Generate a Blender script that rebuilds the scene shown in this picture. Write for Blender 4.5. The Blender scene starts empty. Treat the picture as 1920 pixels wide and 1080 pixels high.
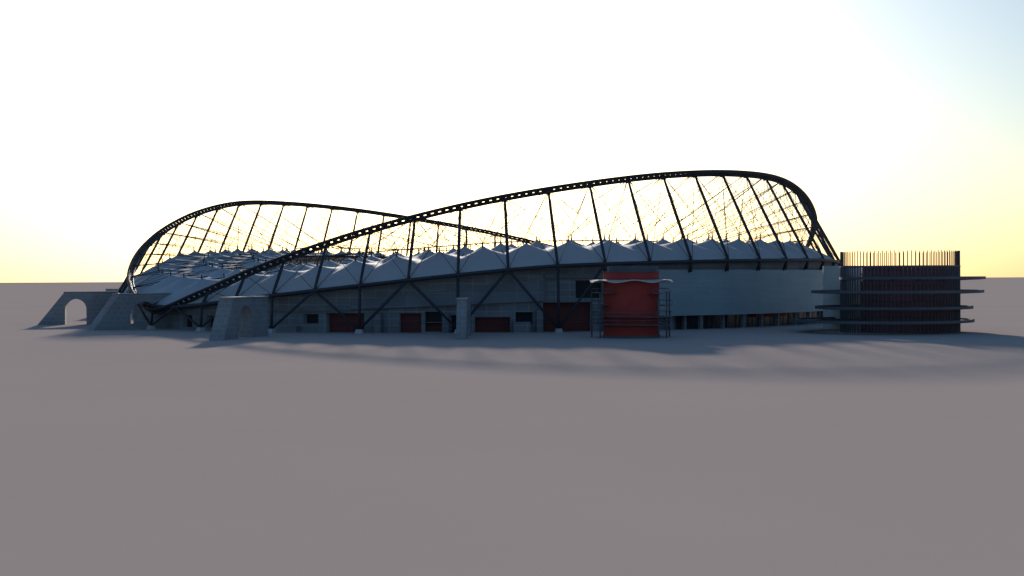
import bpy, math, random
from mathutils import Vector, Matrix
random.seed(4)
S=12.0
CX,CY=-0.75,35.3
RL=8.7
D2R=math.pi/180
NP=58
STEP=360.0/NP

# ------------------------------------------------------------ materials
def mat(name,col,rough=0.8,metal=0.0,noise=0.12,nscale=0.15,bump=0.0,spec=0.3):
    m=bpy.data.materials.new(name); m.use_nodes=True
    nt=m.node_tree; b=nt.nodes['Principled BSDF']
    b.inputs['Roughness'].default_value=rough
    b.inputs['Metallic'].default_value=metal
    b.inputs['Specular IOR Level'].default_value=spec
    tc=nt.nodes.new('ShaderNodeTexCoord')
    n=nt.nodes.new('ShaderNodeTexNoise'); n.inputs['Scale'].default_value=nscale; n.inputs['Detail'].default_value=6
    nt.links.new(tc.outputs['Object'],n.inputs['Vector'])
    r=nt.nodes.new('ShaderNodeValToRGB')
    r.color_ramp.elements[0].position=0.3; r.color_ramp.elements[1].position=0.7
    r.color_ramp.elements[0].color=[c*(1-noise) for c in col]+[1]
    r.color_ramp.elements[1].color=[min(1,c*(1+noise)) for c in col]+[1]
    nt.links.new(n.outputs['Fac'],r.inputs['Fac'])
    nt.links.new(r.outputs['Color'],b.inputs['Base Color'])
    m['ramp']=r.name
    if bump>0:
        bp=nt.nodes.new('ShaderNodeBump'); bp.inputs['Strength'].default_value=bump
        nt.links.new(n.outputs['Fac'],bp.inputs['Height']); nt.links.new(bp.outputs['Normal'],b.inputs['Normal'])
    return m

def panel_mat(name,col,bw,bh,mortar=0.04,mcol=1.35,offset=0.0,rough=0.85,noise=0.15,c1=0.78):
    m=mat(name,col,rough,noise=noise,nscale=0.12)
    nt=m.node_tree; b=nt.nodes['Principled BSDF']; r=nt.nodes[m['ramp']]
    uv=nt.nodes.new('ShaderNodeTexCoord')
    br=nt.nodes.new('ShaderNodeTexBrick')
    br.offset=offset; br.inputs['Scale'].default_value=1.0
    br.inputs['Brick Width'].default_value=bw; br.inputs['Row Height'].default_value=bh
    br.inputs['Mortar Size'].default_value=mortar; br.inputs['Mortar Smooth'].default_value=0.4
    br.inputs['Color1'].default_value=(c1,c1,c1,1); br.inputs['Color2'].default_value=(1.0,1.0,1.0,1)
    br.inputs['Mortar'].default_value=(mcol,mcol,mcol,1)
    nt.links.new(uv.outputs['UV'],br.inputs['Vector'])
    mx=nt.nodes.new('ShaderNodeMix'); mx.data_type='RGBA'; mx.blend_type='MULTIPLY'; mx.inputs['Factor'].default_value=1
    nt.links.new(r.outputs['Color'],mx.inputs['A']); nt.links.new(br.outputs['Color'],mx.inputs['B'])
    nt.links.new(mx.outputs['Result'],b.inputs['Base Color'])
    return m

M_conc=panel_mat('concrete_panels',(0.225,0.245,0.27),3.2,1.6,0.08,1.4)
M_block=panel_mat('buttress_concrete',(0.27,0.28,0.30),1.6,1.2,0.06,1.3,0.5,c1=.88)
M_band=panel_mat('concrete_band',(0.20,0.215,0.24),5.0,3.0,0.06,1.3)
M_ring=mat('dark_steel',(0.032,0.035,0.044),0.6,0.2)
M_ring2=mat('pole_steel',(0.046,0.052,0.066),0.55,0.2)
M_cable=mat('cable_steel',(0.06,0.052,0.042),0.6,0.2)
M_louv=panel_mat('red_louvres',(0.18,0.058,0.055),30,0.5,0.10,0.45)
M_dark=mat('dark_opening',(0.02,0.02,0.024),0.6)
M_glass=mat('dark_glazing',(0.03,0.04,0.05),0.2,0.0,spec=0.5)
M_blue=panel_mat('blue_metal_cladding',(0.33,0.42,0.46),9.0,1.0,0.03,0.8,0.5,rough=0.5,noise=0.06,c1=.92)
M_red=panel_mat('red_paint',(0.40,0.06,0.052),2.6,1.1,0.025,0.8,noise=0.08,c1=.9)
M_cream=mat('cream_plaster',(0.6,0.6,0.55),0.8)
M_white=mat('white_canopy',(0.6,0.58,0.56),0.7)
M_pad=mat('pale_footing',(0.5,0.5,0.5),0.9)
M_core=panel_mat('drum_core',(0.19,0.09,0.105),2.4,3.4,0.1,0.6)
M_fin=mat('grey_fins',(0.12,0.13,0.15),0.6)
M_rod=mat('dark_rods',(0.05,0.045,0.05),0.7)
M_disc=mat('ramp_slab',(0.11,0.118,0.14),0.7)
M_seat=mat('seating',(0.2,0.1,0.1),0.8)

M_mem=mat('roof_membrane',(0.50,0.53,0.55),0.8,noise=0.05,nscale=0.05)
nt=M_mem.node_tree
pb=nt.nodes['Principled BSDF']; out=nt.nodes['Material Output']
tr=nt.nodes.new('ShaderNodeBsdfTranslucent'); tr.inputs['Color'].default_value=(0.6,0.6,0.6,1)
ms=nt.nodes.new('ShaderNodeMixShader'); ms.inputs['Fac'].default_value=0.06
nt.links.new(pb.outputs[0],ms.inputs[1]); nt.links.new(tr.outputs[0],ms.inputs[2]); nt.links.new(ms.outputs[0],out.inputs['Surface'])

# ground
M_gr=mat('sand_ground',(0.54,0.452,0.405),0.95,noise=0.03,nscale=0.02,bump=0.0,spec=0.0)

# ------------------------------------------------------------ mesh builder
class MB:
    def __init__(s): s.v=[]; s.f=[]; s.uv=[]; s.mi=[]; s.sm=[]
    def vert(s,p): s.v.append((p[0]*S,p[1]*S,p[2]*S)); return len(s.v)-1
    def face(s,pts,uv=None,mi=0,smooth=False):
        idx=[s.vert(p) for p in pts]; s.f.append(idx); s.uv.append(uv or [(0,0)]*len(idx)); s.mi.append(mi); s.sm.append(smooth)
    def tube(s,pts,rad,n=6,closed=False,mi=0,cap=True):
        pts=[Vector(p) for p in pts]; N=len(pts)
        if not isinstance(rad,(list,tuple)): rad=[rad]*N
        rings=[]
        for i,p in enumerate(pts):
            if closed: t=pts[(i+1)%N]-pts[i-1]
            else: t=pts[min(i+1,N-1)]-pts[max(i-1,0)]
            t.normalize()
            up=Vector((0,0,1)) if abs(t.z)<0.95 else Vector((0,1,0))
            a=t.cross(up).normalized(); c=a.cross(t)
            rings.append([s.vert(p+(a*math.cos(2*math.pi*k/n)+c*math.sin(2*math.pi*k/n))*rad[i]) for k in range(n)])
        M=N if closed else N-1
        for i in range(M):
            A=rings[i];B=rings[(i+1)%N]
            for k in range(n):
                s.f.append([A[k],A[(k+1)%n],B[(k+1)%n],B[k]]); s.uv.append([(0,0)]*4); s.mi.append(mi); s.sm.append(n>4)
        if cap and not closed:
            for R in (rings[0][::-1],rings[-1]):
                s.f.append(list(R)); s.uv.append([(0,0)]*n); s.mi.append(mi); s.sm.append(False)
    def box(s,c,ax,ay,az,mi=0):
        c=Vector(c);ax=Vector(ax);ay=Vector(ay);az=Vector(az)
        P=lambda i,j,k:c+ax*i+ay*j+az*k
        lx,ly,lz=ax.length*2*S,ay.length*2*S,az.length*2*S
        for q,(a,bb) in (([(1,-1,-1),(1,1,-1),(1,1,1),(1,-1,1)],(ly,lz)),([(-1,1,-1),(-1,-1,-1),(-1,-1,1),(-1,1,1)],(ly,lz)),
                  ([(1,1,-1),(-1,1,-1),(-1,1,1),(1,1,1)],(lx,lz)),([(-1,-1,-1),(1,-1,-1),(1,-1,1),(-1,-1,1)],(lx,lz)),
                  ([(-1,-1,1),(1,-1,1),(1,1,1),(-1,1,1)],(lx,ly)),([(-1,1,-1),(1,1,-1),(1,-1,-1),(-1,-1,-1)],(lx,ly))):
            s.face([P(*t) for t in q],[(0,0),(a,0),(a,bb),(0,bb)],mi)
    def obj(s,name,mats,parent=None,merge=False):
        me=bpy.data.meshes.new(name); me.from_pydata(s.v,[],s.f)
        ul=me.uv_layers.new(name='UVMap'); k=0
        for u in s.uv:
            for q in u: ul.data[k].uv=q; k+=1
        for i,p in enumerate(me.polygons): p.material_index=s.mi[i]; p.use_smooth=s.sm[i]
        for m in (mats if isinstance(mats,(list,tuple)) else [mats]): me.materials.append(m)
        me.update()
        o=bpy.data.objects.new(name,me); bpy.context.scene.collection.objects.link(o)
        if parent: o.parent=parent
        return o
def empty(name):
    o=bpy.data.objects.new(name,None); bpy.context.scene.collection.objects.link(o); return o

# ------------------------------------------------------------ profile functions
def periodic(tab):
    tab=sorted(tab); n=len(tab)
    ext=[(a-180,b) for a,b in tab]+tab+[(a+180,b) for a,b in tab]
    def f(t):
        t=(t+60)%180-60
        for i in range(1,len(ext)-2):
            if ext[i][0]<=t<=ext[i+1][0]:
                x0,y0=ext[i];x1,y1=ext[i+1]
                m0=(ext[i+1][1]-ext[i-1][1])/(ext[i+1][0]-ext[i-1][0])
                m1=(ext[i+2][1]-ext[i][1])/(ext[i+2][0]-ext[i][0])
                h=x1-x0;u=(t-x0)/h
                return (2*u**3-3*u*u+1)*y0+(u**3-2*u*u+u)*h*m0+(-2*u**3+3*u*u)*y1+(u**3-u*u)*h*m1
        return 0
    return f
ZL=periodic([(-58,.55),(-45,.48),(-28.7,.69),(-15,.89),(0,1.12),(10.4,1.25),(25,1.32),(45,1.37),(65,1.38),(80,1.28),(92,1.0),(105,.72)])
ZU=periodic([(-60,.72),(-50,.38),(-40,.76),(-30,1.26),(-15,1.93),(0,2.45),(15,2.82),(30,3.08),(46,3.2),(60,3.14),(72,2.82),(85,2.25),(95,1.78),(105,1.33)])
def P(r,th,z): return Vector((CX+r*math.sin(th*D2R),CY-r*math.cos(th*D2R),z))
def RU(th): return RL-0.53*(ZU(th)-ZL(th))
def up_pt(th): return P(RU(th),th,ZU(th))
def out_dir(th): return Vector((math.sin(th*D2R),-math.cos(th*D2R),0))

stadium=empty('stadium')
# upper ring (ladder truss)
mb=MB()
SEP=0.060
def chords(th):
    d=out_dir(th)*0.8+Vector((0,0,0.6)); p=up_pt(th)
    return p+d*SEP,p-d*SEP
N=360
mb.tube([chords(i)[0] for i in range(N)],0.032,8,True)
mb.tube([chords(i)[1] for i in range(N)],0.032,8,True)
nr=360
for i in range(nr):
    th=i*360/nr
    a,b_=chords(th); d=(a-b_).normalized(); t=(up_pt(th+.1)-up_pt(th-.1)).normalized(); n=d.cross(t).normalized()
    mb.box((a+b_)/2,d*SEP*0.93,t*0.046,n*0.014)
mb.obj('upper_ring_truss',M_ring,stadium)
# lower ring
mb=MB()
mb.tube([P(RL,i,ZL(i)) for i in range(N)],0.034,8,True)
mb.tube([P(RL-.22,i,ZL(i)-.02) for i in range(N)],0.02,6,True)
mb.obj('lower_ring_beam',M_ring2,stadium)

# poles
ths=[10.7+STEP*k for k in range(NP)]
mb=MB(); cb=MB()
RIN=4.8
def zin(th): return ZL(th)*.35+1.16
ROWS=[(7.80,0.5,.15),(6.75,0.0,.2),(5.6,0.5,.18)]
def roofz(r,th):
    u=(RL-.05-r)/(RL-.05-RIN); u=max(0,min(1,u))
    zl=ZL(th); A=.37
    z=zl+A*(1-math.exp(-u/.11))+(zin(th)-zl-A)*u
    ph=((th-10.7)/STEP)
    fr=ph-math.floor(ph)
    z+=.05*(math.sin(math.pi*fr)-.5)*math.sin(math.pi*min(1,u*2.2))
    for (rr,off,hh) in ROWS:
        c=round(ph-off)+off
        dt=(ph-c)*STEP*D2R*r; dr=(r-rr)*(1.0 if r>rr else .8)
        d=math.sqrt(dt*dt+dr*dr)
        z+=hh*(.6*math.exp(-d/.10)+.4*math.exp(-d*d/.12))
    return z
def pk(row,k):
    rr,off,hh=ROWS[row]; th=10.7+STEP*(k+off); return P(rr,th,roofz(rr,th)+.06)
for k,th in enumerate(ths):
    a=P(RL,th,ZL(th)); b_=up_pt(th)-out_dir(th)*.04
    L=ZU(th)-ZL(th)
    if L>.22:
        m=(a+b_)/2
        mb.tube([a,a.lerp(b_,.25),m,a.lerp(b_,.75),b_],[.024,.031,.033,.030,.022],8)
        mb.box(b_+Vector((0,0,-.04)),Vector((.04,0,0)),Vector((0,.04,0)),Vector((0,0,.04)))
        tp=b_
        for (rw,kk) in ((0,k-1),(0,k),(1,k),(2,k-1),(2,k)):
            cb.tube([tp,pk(rw,kk)],.0050,4,cap=False)
        for dk in (-1,1):
            t2=th+dk*STEP
            cb.tube([tp,P(RL,t2,ZL(t2))],.006,4,cap=False)
            if L>1.0:
                cb.tube([tp,pk(0,k+(1 if dk>0 else -2))],.0048,4,cap=False)
                cb.tube([tp,pk(1,k+2*dk)],.0048,4,cap=False)
                cb.tube([tp,P(RIN,th+2*dk*STEP,zin(th+2*dk*STEP))],.0048,4,cap=False)
        cb.tube([tp,P(RIN,th,zin(th))],.006,4,cap=False)
    # peaks' stalks
    for rw in range(3):
        p=pk(rw,k)
        mb.tube([p-Vector((0,0,.12)),p+Vector((0,0,.0))],[.02,.010],6)
mb.obj('roof_poles',M_ring2,stadium)
cb.obj('roof_cables',M_cable,stadium)
# inner rings
mb=MB()
mb.tube([P(RIN,i*2,zin(i*2)) for i in range(180)],.03,6,True)
mb.tube([P(RIN-.1,i*2,zin(i*2)+.22) for i in range(180)],.014,6,True)
for i in range(NP):
    th=ths[i]
    mb.tube([P(RIN,th,zin(th)),P(RIN-.1,th,zin(th)+.22)],.010,5)
    mb.tube([P(RIN,th,zin(th)+.0),P(6.2,th,roofz(6.2,th)+.03),P(7.3,th,roofz(7.3,th)+.03),P(RL,th,ZL(th)+.02)],.010,4)
mb.obj('inner_tension_ring',M_ring,stadium)
# membrane
NT=NP*12; NR=60
vs=[];fs=[]
for j in range(NR+1):
    q=(j/NR)**1.3; r=(RL-.05)-(RL-.05-RIN)*q
    for i in range(NT):
        th=10.7+i*360/NT
        p=P(r,th,roofz(r,th)); vs.append((p.x*S,p.y*S,p.z*S))
for j in range(NR):
    for i in range(NT):
        i2=(i+1)%NT
        fs.append([j*NT+i,j*NT+i2,(j+1)*NT+i2,(j+1)*NT+i])
me=bpy.data.meshes.new('roof_membrane'); me.from_pydata(vs,[],fs); me.materials.append(M_mem)
for p in me.polygons: p.use_smooth=True
o=bpy.data.objects.new('roof_membrane',me); bpy.context.scene.collection.objects.link(o); o.parent=stadium

# ------------------------------------------------------------ supports
mb=MB(); pd=MB()
for k,th in enumerate(ths):
    tn=(th+180)%360-180
    front=(-62<tn<12) or (tn>118) or (tn<-168)
    if front:
        if k%2==0:
            base=P(RL+.04,th,.07)
            if ZL(th)>.3: mb.tube([base,P(RL,th,ZL(th))],.028,8)
            for dk in (-1,1):
                t2=th+dk*STEP
                mb.tube([base,P(RL,t2,ZL(t2))],[.022,.028],8)
            o_=out_dir(th); t_=Vector((o_.y,-o_.x,0))
            c=P(RL+.04,th,0)
            for (w0,w1,z0,z1) in ((.075,.05,0,.075),):
                q=[c+o_*i*w0+t_*j*w0 for i,j in ((1,1),(1,-1),(-1,-1),(-1,1))]
                q2=[c+o_*i*w1+t_*j*w1+Vector((0,0,z1)) for i,j in ((1,1),(1,-1),(-1,-1),(-1,1))]
                for a in range(4): pd.face([q[a],q[(a+1)%4],q2[(a+1)%4],q2[a]])
                pd.face(q2)
    else:
        mb.tube([P(RL-.12,th,ZL(th)-.22),P(RL,th,ZL(th))],[.02,.03],6)
        mb.tube([P(RL-.05,th,ZL(th)-.2),P(RL,th,ZL(th))],[.03,.03],6)
mb.obj('v_struts',M_ring2,stadium)
pd.obj('strut_footings',M_pad,stadium)

# ------------------------------------------------------------ outer wall with openings
def arcwall(mb,r,t0,t1,zf0,zf1,openings=(),depth=.12,mi=0,cap=True):
    br=set([t0,t1]); t=t0
    while t<t1: br.add(round(t,4)); t+=1.0
    for (a,b_,c,d,_) in openings: br.add(a);br.add(b_)
    br=sorted(br)
    for i in range(len(br)-1):
        a,b_=br[i],br[i+1]; m=(a+b_)/2
        cuts=sorted([(o[2],o[3]) for o in openings if o[0]<=m<=o[1]])
        z=None; segs=[]; lo='B'
        for c in cuts: segs.append((lo,c[0])); lo=c[1]
        segs.append((lo,'T'))
        for (l,h) in segs:
            la=zf0(a) if l=='B' else l; lb=zf0(b_) if l=='B' else l
            ha=zf1(a) if h=='T' else h; hb=zf1(b_) if h=='T' else h
            if ha-la<.004: continue
            ua,ub=a*D2R*r*S,b_*D2R*r*S
            mb.face([P(r,a,la),P(r,b_,lb),P(r,b_,hb),P(r,a,ha)],[(ua,la*S),(ub,lb*S),(ub,hb*S),(ua,ha*S)],mi)
        if cap:
            mb.face([P(r,a,zf1(a)),P(r,b_,zf1(b_)),P(r-depth,b_,zf1(b_)),P(r-depth,a,zf1(a))],None,mi)
            if zf0(a)>.02: mb.face([P(r-depth,a,zf0(a)),P(r-depth,b_,zf0(b_)),P(r,b_,zf0(b_)),P(r,a,zf0(a))],None,mi)
    for e in (t0,t1):
        mb.face([P(r,e,zf0(e)),P(r-depth,e,zf0(e)),P(r-depth,e,zf1(e)),P(r,e,zf1(e))],[(0,zf0(e)*S),(depth*S,zf0(e)*S),(depth*S,zf1(e)*S),(0,zf1(e)*S)],mi)
    for (a,b_,c,d,kmi) in openings:
        r2=r-depth
        for e in (a,b_): mb.face([P(r,e,c),P(r2,e,c),P(r2,e,d),P(r,e,d)],None,mi)
        mb.face([P(r,a,d),P(r,b_,d),P(r2,b_,d),P(r2,a,d)],None,mi)
        if c>0: mb.face([P(r,a,c),P(r,b_,c),P(r2,b_,c),P(r2,a,c)],None,mi)
        ua,ub=a*D2R*r*S,b_*D2R*r*S
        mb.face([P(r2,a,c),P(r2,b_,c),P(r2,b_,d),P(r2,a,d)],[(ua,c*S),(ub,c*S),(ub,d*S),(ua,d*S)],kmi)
mb=MB()
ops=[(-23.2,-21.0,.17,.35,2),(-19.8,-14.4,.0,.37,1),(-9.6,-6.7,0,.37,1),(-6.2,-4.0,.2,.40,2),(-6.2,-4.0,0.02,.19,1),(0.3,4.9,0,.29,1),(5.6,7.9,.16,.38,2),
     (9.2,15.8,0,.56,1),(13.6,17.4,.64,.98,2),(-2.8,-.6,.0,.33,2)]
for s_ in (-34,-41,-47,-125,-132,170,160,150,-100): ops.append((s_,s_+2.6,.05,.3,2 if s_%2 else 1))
zero=lambda t:0.0
top=lambda t:ZL(t)-.01
opsA=[o for o in ops if o[0]>-180 and o[0]<21.9]
arcwall(mb,8.36,-180,22,zero,top,[o for o in opsA])
arcwall(mb,8.36,78,180,zero,top,[o for o in ops if o[0]>78])
mb.obj('concrete_outer_wall',[M_conc,M_louv,M_dark],stadium)
# projecting raked stand panel and ledges
mb=MB()
arcwall(mb,8.47,-16,9.3,lambda t:.44+.006*(t+16)-(.0 if t<8 else 0),lambda t:.60+.0165*(t+16),(),.1)
arcwall(mb,8.43,-38,-16.1,lambda t:.40+.002*(t+38)-.02,lambda t:.42+.0035*(t+38),(),.06)
arcwall(mb,8.42,9.4,22,lambda t:1.02,lambda t:1.10,(),.05)
mb.obj('raked_stand_panel',M_band,stadium)
# small blocks / stairs at wall foot
mb=MB()
for th,w,h in ((-24.5,.12,.12),(-12.2,.06,.37),(6.3,.16,.2),(-3.3,.05,.37),(8.6,.06,.42),(17.5,.06,.5)):
    o_=out_dir(th);t_=Vector((o_.y,-o_.x,0)); c=P(8.46,th,h/2)
    mb.box(c,t_*w,o_*.08,Vector((0,0,h/2)))
mb.obj('wall_piers',M_conc,stadium)

# blue cladding
mb=MB()
zs=[.28+i*(1.18-.28)/36 for i in range(37)]
for i in range(28*2):
    a=22+i; b_=a+1
    if a>=78: break
    for j in range(36):
        z0,z1=zs[j],zs[j+1]; zm=z0+.004
        mb.face([P(8.60,a,z0),P(8.60,b_,z0),P(8.60,b_,z1-.003),P(8.60,a,z1-.003)],[(a*1.8,z0*S),(b_*1.8,z0*S),(b_*1.8,z1*S),(a*1.8,z1*S)],0)
        mb.face([P(8.60,a,z1-.003),P(8.60,b_,z1-.003),P(8.588,b_,z1),P(8.588,a,z1)],None,0)
        mb.face([P(8.588,a,z1),P(8.588,b_,z1),P(8.60,b_,z1),P(8.60,a,z1)],None,0)
    mb.face([P(8.60,a,.28),P(8.60,b_,.28),P(8.1,b_,.28),P(8.1,a,.28)],None,0)
for e in (22,78): mb.face([P(8.6,e,.28),P(8.2,e,.28),P(8.2,e,1.18),P(8.6,e,1.18)],None,0)
mb.obj('blue_cladding',M_blue,stadium)
mb=MB()
arcwall(mb,8.52,21,79,lambda t:1.183,lambda t:max(1.2,ZL(t)-.01),(),.3)
mb.obj('upper_concrete_band',M_band,stadium)
mb=MB()
arcwall(mb,8.2,22,78,zero,lambda t:.279,(),.1,0)
for i in range(60):
    th=22.4+i*.95
    if i%3: 
        mb.tube([P(8.215,th,0),P(8.215,th,.278)],.008,4,mi=1)
mb.obj('ground_floor_glazing',[M_glass,M_fin],stadium)
mb=MB()
for i,th in enumerate([24,27,29.3,32,36,40,44,48,53,58,63,68,73]):
    o_=out_dir(th);t_=Vector((o_.y,-o_.x,0))
    mb.box(P(8.45,th,.139),t_*(.035 if i%2 else .02),o_*.035,Vector((0,0,.139)))
arcwall(mb,8.3,25,28.5,zero,lambda t:.275,(),.05)
mb.obj('ground_floor_columns',M_conc,stadium)
mb=MB(); arcwall(mb,8.32,44,52,lambda t:.2,lambda t:.275,(),.05); mb.obj('red_fascia',M_red,stadium)

# seating bowl
mb=MB()
for i in range(180):
    a,b_=i*2,i*2+2
    for j in range(14):
        r0=4.6+j*.26; r1=r0+.26
        f=lambda t,j:.1+(ZL(t)*.8-.1)*j/14
        mb.face([P(r0,a,f(a,j)),P(r0,b_,f(b_,j)),P(r1,b_,f(b_,j)),P(r1,a,f(a,j))])
        mb.face([P(r1,a,f(a,j)),P(r1,b_,f(b_,j)),P(r1,b_,f(b_,j+1)),P(r1,a,f(a,j+1))])
mb.obj('seating_bowl',M_seat,stadium)

# ------------------------------------------------------------ arched buttresses
def buttress(ox,oy,ix,iy,H,T,slope,a0,a1,ah):
    o=Vector((ox,oy,0)); i_=Vector((ix,iy,0)); d=(i_-o); L=d.length; d.normalize(); n=Vector((d.y,-d.x,0))
    prof=[(0,0),(a0,0)]
    w=(a1-a0)/2; hs=ah-w
    for k in range(13):
        an=math.pi-math.pi*k/12
        prof.append((a0+w+w*math.cos(an),max(hs,.02)+w*math.sin(an)))
    prof+=[(a1,0),(L,0),(L,H),(slope,H)]
    mb=MB()
    q=lambda s,z,side:o+d*s+n*side*T/2+Vector((0,0,z))
    for side in (1,-1):
        pp=prof if side==1 else prof[::-1]
        mb.face([q(s,z,side) for s,z in pp],[(s*S,z*S) for s,z in pp])
    nn=len(prof)
    for k in range(nn):
        (s0,z0),(s1,z1)=prof[k],prof[(k+1)%nn]
        l=math.hypot(s1-s0,z1-z0)*S
        mb.face([q(s0,z0,1),q(s0,z0,-1),q(s1,z1,-1),q(s1,z1,1)],[(0,0),(T*S,0),(T*S,l),(0,l)])
    # coping
    mb.box(o+d*((slope+L)/2)+Vector((0,0,H+.012)),d*((L-slope)/2+.01),n*(T/2+.015),Vector((0,0,.012)))
    return mb.obj('arched_buttress',M_block)
buttress(-.86,23.8,-.84,26.0,.66,.165,.35,.9,1.4,.45)
buttress(-5.0,24.0,-4.58,26.0,.70,.26,.45,.65,1.3,.57)
buttress(-8.70,29.3,-7.10,30.45,.73,.38,.55,.80,1.38,.58)
buttress(-11.1,33.3,-9.05,33.75,.75,.34,.6,.62,1.10,.60)
buttress(-11.9,40.3,-10.0,39.6,.78,.34,.6,.8,1.3,.55)

# ------------------------------------------------------------ cylinder helper
def cyl(mb,cx,cy,r,z0,z1,n=64,mi=0,a0=0,a1=360,capt=True,capb=False):
    pts=[(cx+r*math.cos((a0+(a1-a0)*k/n)*D2R),cy+r*math.sin((a0+(a1-a0)*k/n)*D2R)) for k in range(n+1)]
    for k in range(n):
        u0=k/n*(a1-a0)*D2R*r*S;u1=(k+1)/n*(a1-a0)*D2R*r*S
        (x0,y0),(x1,y1)=pts[k],pts[k+1]
        mb.face([(x0,y0,z0),(x1,y1,z0),(x1,y1,z1),(x0,y0,z1)],[(u0,z0*S),(u1,z0*S),(u1,z1*S),(u0,z1*S)],mi)
    if capt: mb.face([(x,y,z1) for x,y in pts[:n]],None,mi)
    if capb: mb.face([(x,y,z0) for x,y in pts[:n]][::-1],None,mi)
def annulus(mb,cx,cy,r0,r1,z0,z1,n=72,mi=0,a0=0,a1=360,tilt=0):
    for k in range(n):
        A=(a0+(a1-a0)*k/n)*D2R;B=(a0+(a1-a0)*(k+1)/n)*D2R
        q=lambda r,a,z:(cx+r*math.cos(a),cy+r*math.sin(a),z+tilt*math.cos(a))
        mb.face([q(r1,A,z0),q(r1,B,z0),q(r1,B,z1),q(r1,A,z1)],None,mi)
        mb.face([q(r0,B,z0),q(r0,A,z0),q(r0,A,z1),q(r0,B,z1)],None,mi)
        mb.face([q(r0,A,z1),q(r1,A,z1),q(r1,B,z1),q(r0,B,z1)],None,mi)
        mb.face([q(r0,B,z0),q(r1,B,z0),q(r1,A,z0),q(r0,A,z0)],None,mi)
        if a1-a0<360 and k in(0,n-1):
            e=A if k==0 else B
            mb.face([q(r0,e,z0),q(r1,e,z0),q(r1,e,z1),q(r0,e,z1)],None,mi)

# ------------------------------------------------------------ red stair tower
rt=empty('red_stair_tower')
rx,ry=2.05,24.45; rr=.48
mb=MB(); cyl(mb,rx,ry,rr,0,1.11); mb.obj('drum',M_red,rt)
mb=MB(); cyl(mb,rx+.03,ry+.0,.43,1.111,1.22,mi=0); annulus(mb,rx,ry,.40,.495,1.112,1.13); 
mb.obj('roof_housing',M_disc,rt)
# canopy, wavy thin disc
mb=MB(); n=96
rings=[]
for j,rad in enumerate((.485,.6,.71)):
    rings.append([(rx+rad*math.cos(2*math.pi*k/n),ry+rad*math.sin(2*math.pi*k/n),.985-.005*(j==1)-.02*(j==2)+.010*j*math.sin(7*2*math.pi*k/n)) for k in range(n)])
lo=lambda p:(p[0],p[1],p[2]-.012)
for j in range(2):
    for k in range(n):
        k2=(k+1)%n
        mb.face([rings[j][k],rings[j][k2],rings[j+1][k2],rings[j+1][k]],None,0,True)
        mb.face([lo(rings[j][k]),lo(rings[j+1][k]),lo(rings[j+1][k2]),lo(rings[j][k2])],None,0,True)
for k in range(n):
    k2=(k+1)%n; mb.face([rings[2][k],rings[2][k2],lo(rings[2][k2]),lo(rings[2][k])])
mb.obj('wavy_canopy',M_white,rt)
mb=MB()
for i,(z,r1,a0,a1) in enumerate(((.765,.68,-60,235),(.56,.70,-35,215),(.37,.70,-130,225),(.235,.70,-150,215))):
    annulus(mb,rx,ry,.50,r1,z-.014,z,60,a0=a0,a1=a1,tilt=-.012)
    pts=[(rx+r1*math.cos((a0+(a1-a0)*k/60)*D2R),ry+r1*math.sin((a0+(a1-a0)*k/60)*D2R),z+.07) for k in range(61)]
    mb.tube(pts,.005,5)
    for k in range(0,61,6): mb.tube([(pts[k][0],pts[k][1],z),(pts[k])],.003,4)
for a in (-35,12,90,170,215):
    x=rx+.685*math.cos(a*D2R);y=ry+.685*math.sin(a*D2R)
    mb.tube([(x,y,0),(x,y,.78)],.012,6)
for a in (-48,-20): 
    x=rx+.62*math.cos(a*D2R);y=ry+.62*math.sin(a*D2R)
    mb.tube([(x,y,0),(x,y,.76)],.014,6)
annulus(mb,rx,ry,.48,.495,.0,.035)
mb.obj('gallery_rings',M_disc,rt)

# ------------------------------------------------------------ spiral ramp tower
st=empty('spiral_ramp_tower')
sx,sy=7.14,26.2; sr=1.06
mb=MB(); cyl(mb,sx+.17,sy+.05,.84,0,1.2,mi=0); mb.obj('core_drum',M_core,st)
mb=MB()
nf=92
for k in range(nf):
    a=2*math.pi*k/nf
    x=sx+sr*math.cos(a);y=sy+sr*math.sin(a)
    d=Vector((math.cos(a),math.sin(a),0)); t=Vector((-d.y,d.x,0))
    hgt=1.21
    mb.box((x,y,hgt/2),d*.010,t*.0045,Vector((0,0,hgt/2)))
    mb.tube([(x,y,hgt),(x,y,1.475+.01*random.random())],.0075,4,mi=1)
annulus(mb,sx,sy,sr-.03,sr+.015,1.19,1.215)
for a in (0,4,-4,178): 
    x=sx+sr*math.cos(a*D2R);y=sy+sr*math.sin(a*D2R); mb.tube([(x,y,0),(x,y,1.48)],.018,6)
mb.obj('vertical_fins',[M_fin,M_rod],st)
mb=MB()
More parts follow.
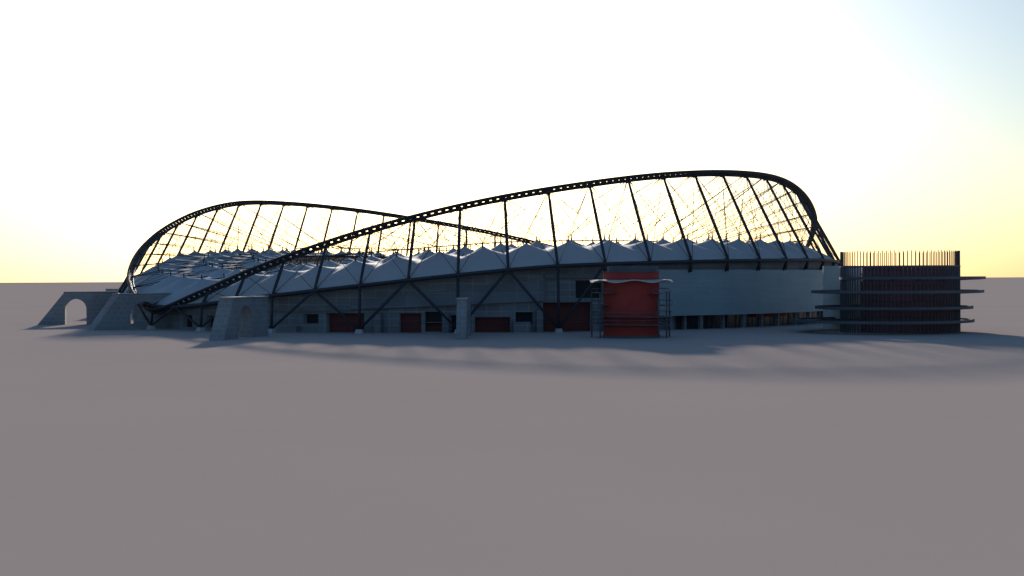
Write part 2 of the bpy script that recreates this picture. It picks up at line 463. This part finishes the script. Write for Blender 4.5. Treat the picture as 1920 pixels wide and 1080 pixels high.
for (cxx,r1,z) in ((7.36,1.30,.985),(7.08,1.54,.74),(7.02,1.41,.45),(6.84,1.60,.21)):
    annulus(mb,cxx,sy,max(r1-.28,sr+.03-0*abs(cxx-sx)),r1,z-.02,z+.0,96)
    annulus(mb,cxx,sy,r1-.03,r1,z+.0005,z+.03,96)
    for k in range(16):
        a=2*math.pi*k/16
        p0=Vector((sx+sr*math.cos(a),sy+sr*math.sin(a),z-.03)); p1=Vector((cxx+(r1-.05)*math.cos(a),sy+(r1-.05)*math.sin(a),z-.015))
        mb.tube([p0,p1],.010,5)
mb.obj('ramp_rings',M_disc,st)
mb=MB(); cyl(mb,6.55,28.0,.42,0,1.235,48); mb.obj('cream_core',M_cream,st)

# ------------------------------------------------------------ ground
g=MB(); G=4000
g.face([(-G,-G,0),(G,-G,0),(G,G,0),(-G,G,0)])
g.obj('ground',M_gr)

# ------------------------------------------------------------ light
EL,AZ=12.5,-3.5
sc=bpy.context.scene
w=bpy.data.worlds.new('World'); sc.world=w; w.use_nodes=True
nt=w.node_tree; bg=nt.nodes['Background']
sky=nt.nodes.new('ShaderNodeTexSky'); sky.sky_type='NISHITA'; sky.sun_disc=False
sky.sun_elevation=math.radians(EL); sky.sun_rotation=math.radians(AZ)
sky.air_density=1.15; sky.dust_density=1.1; sky.ozone_density=4.5
nt.links.new(sky.outputs['Color'],bg.inputs['Color']); bg.inputs['Strength'].default_value=0.11
ld=bpy.data.lights.new('sun','SUN'); ld.energy=5.0; ld.angle=math.radians(2.5); ld.color=(1,.90,.80)
lo_=bpy.data.objects.new('sun',ld); sc.collection.objects.link(lo_)
v=Vector((math.sin(AZ*D2R)*math.cos(EL*D2R),math.cos(AZ*D2R)*math.cos(EL*D2R),math.sin(EL*D2R)))
lo_.rotation_euler=v.to_track_quat('Z','Y').to_euler()
lo_.location=(0,500,300)

cam=bpy.data.cameras.new('camera'); co=bpy.data.objects.new('camera',cam); sc.collection.objects.link(co)
cam.lens=50; cam.sensor_width=36; cam.clip_start=1; cam.clip_end=120000
co.matrix_world=Matrix.Translation((0,0,S))@Matrix.Rotation(math.radians(90-.34),4,'X')@Matrix.Rotation(math.radians(-.30),4,'Z')
sc.camera=co
sc.view_settings.view_transform='Standard'; sc.view_settings.look='None'; sc.view_settings.exposure=0
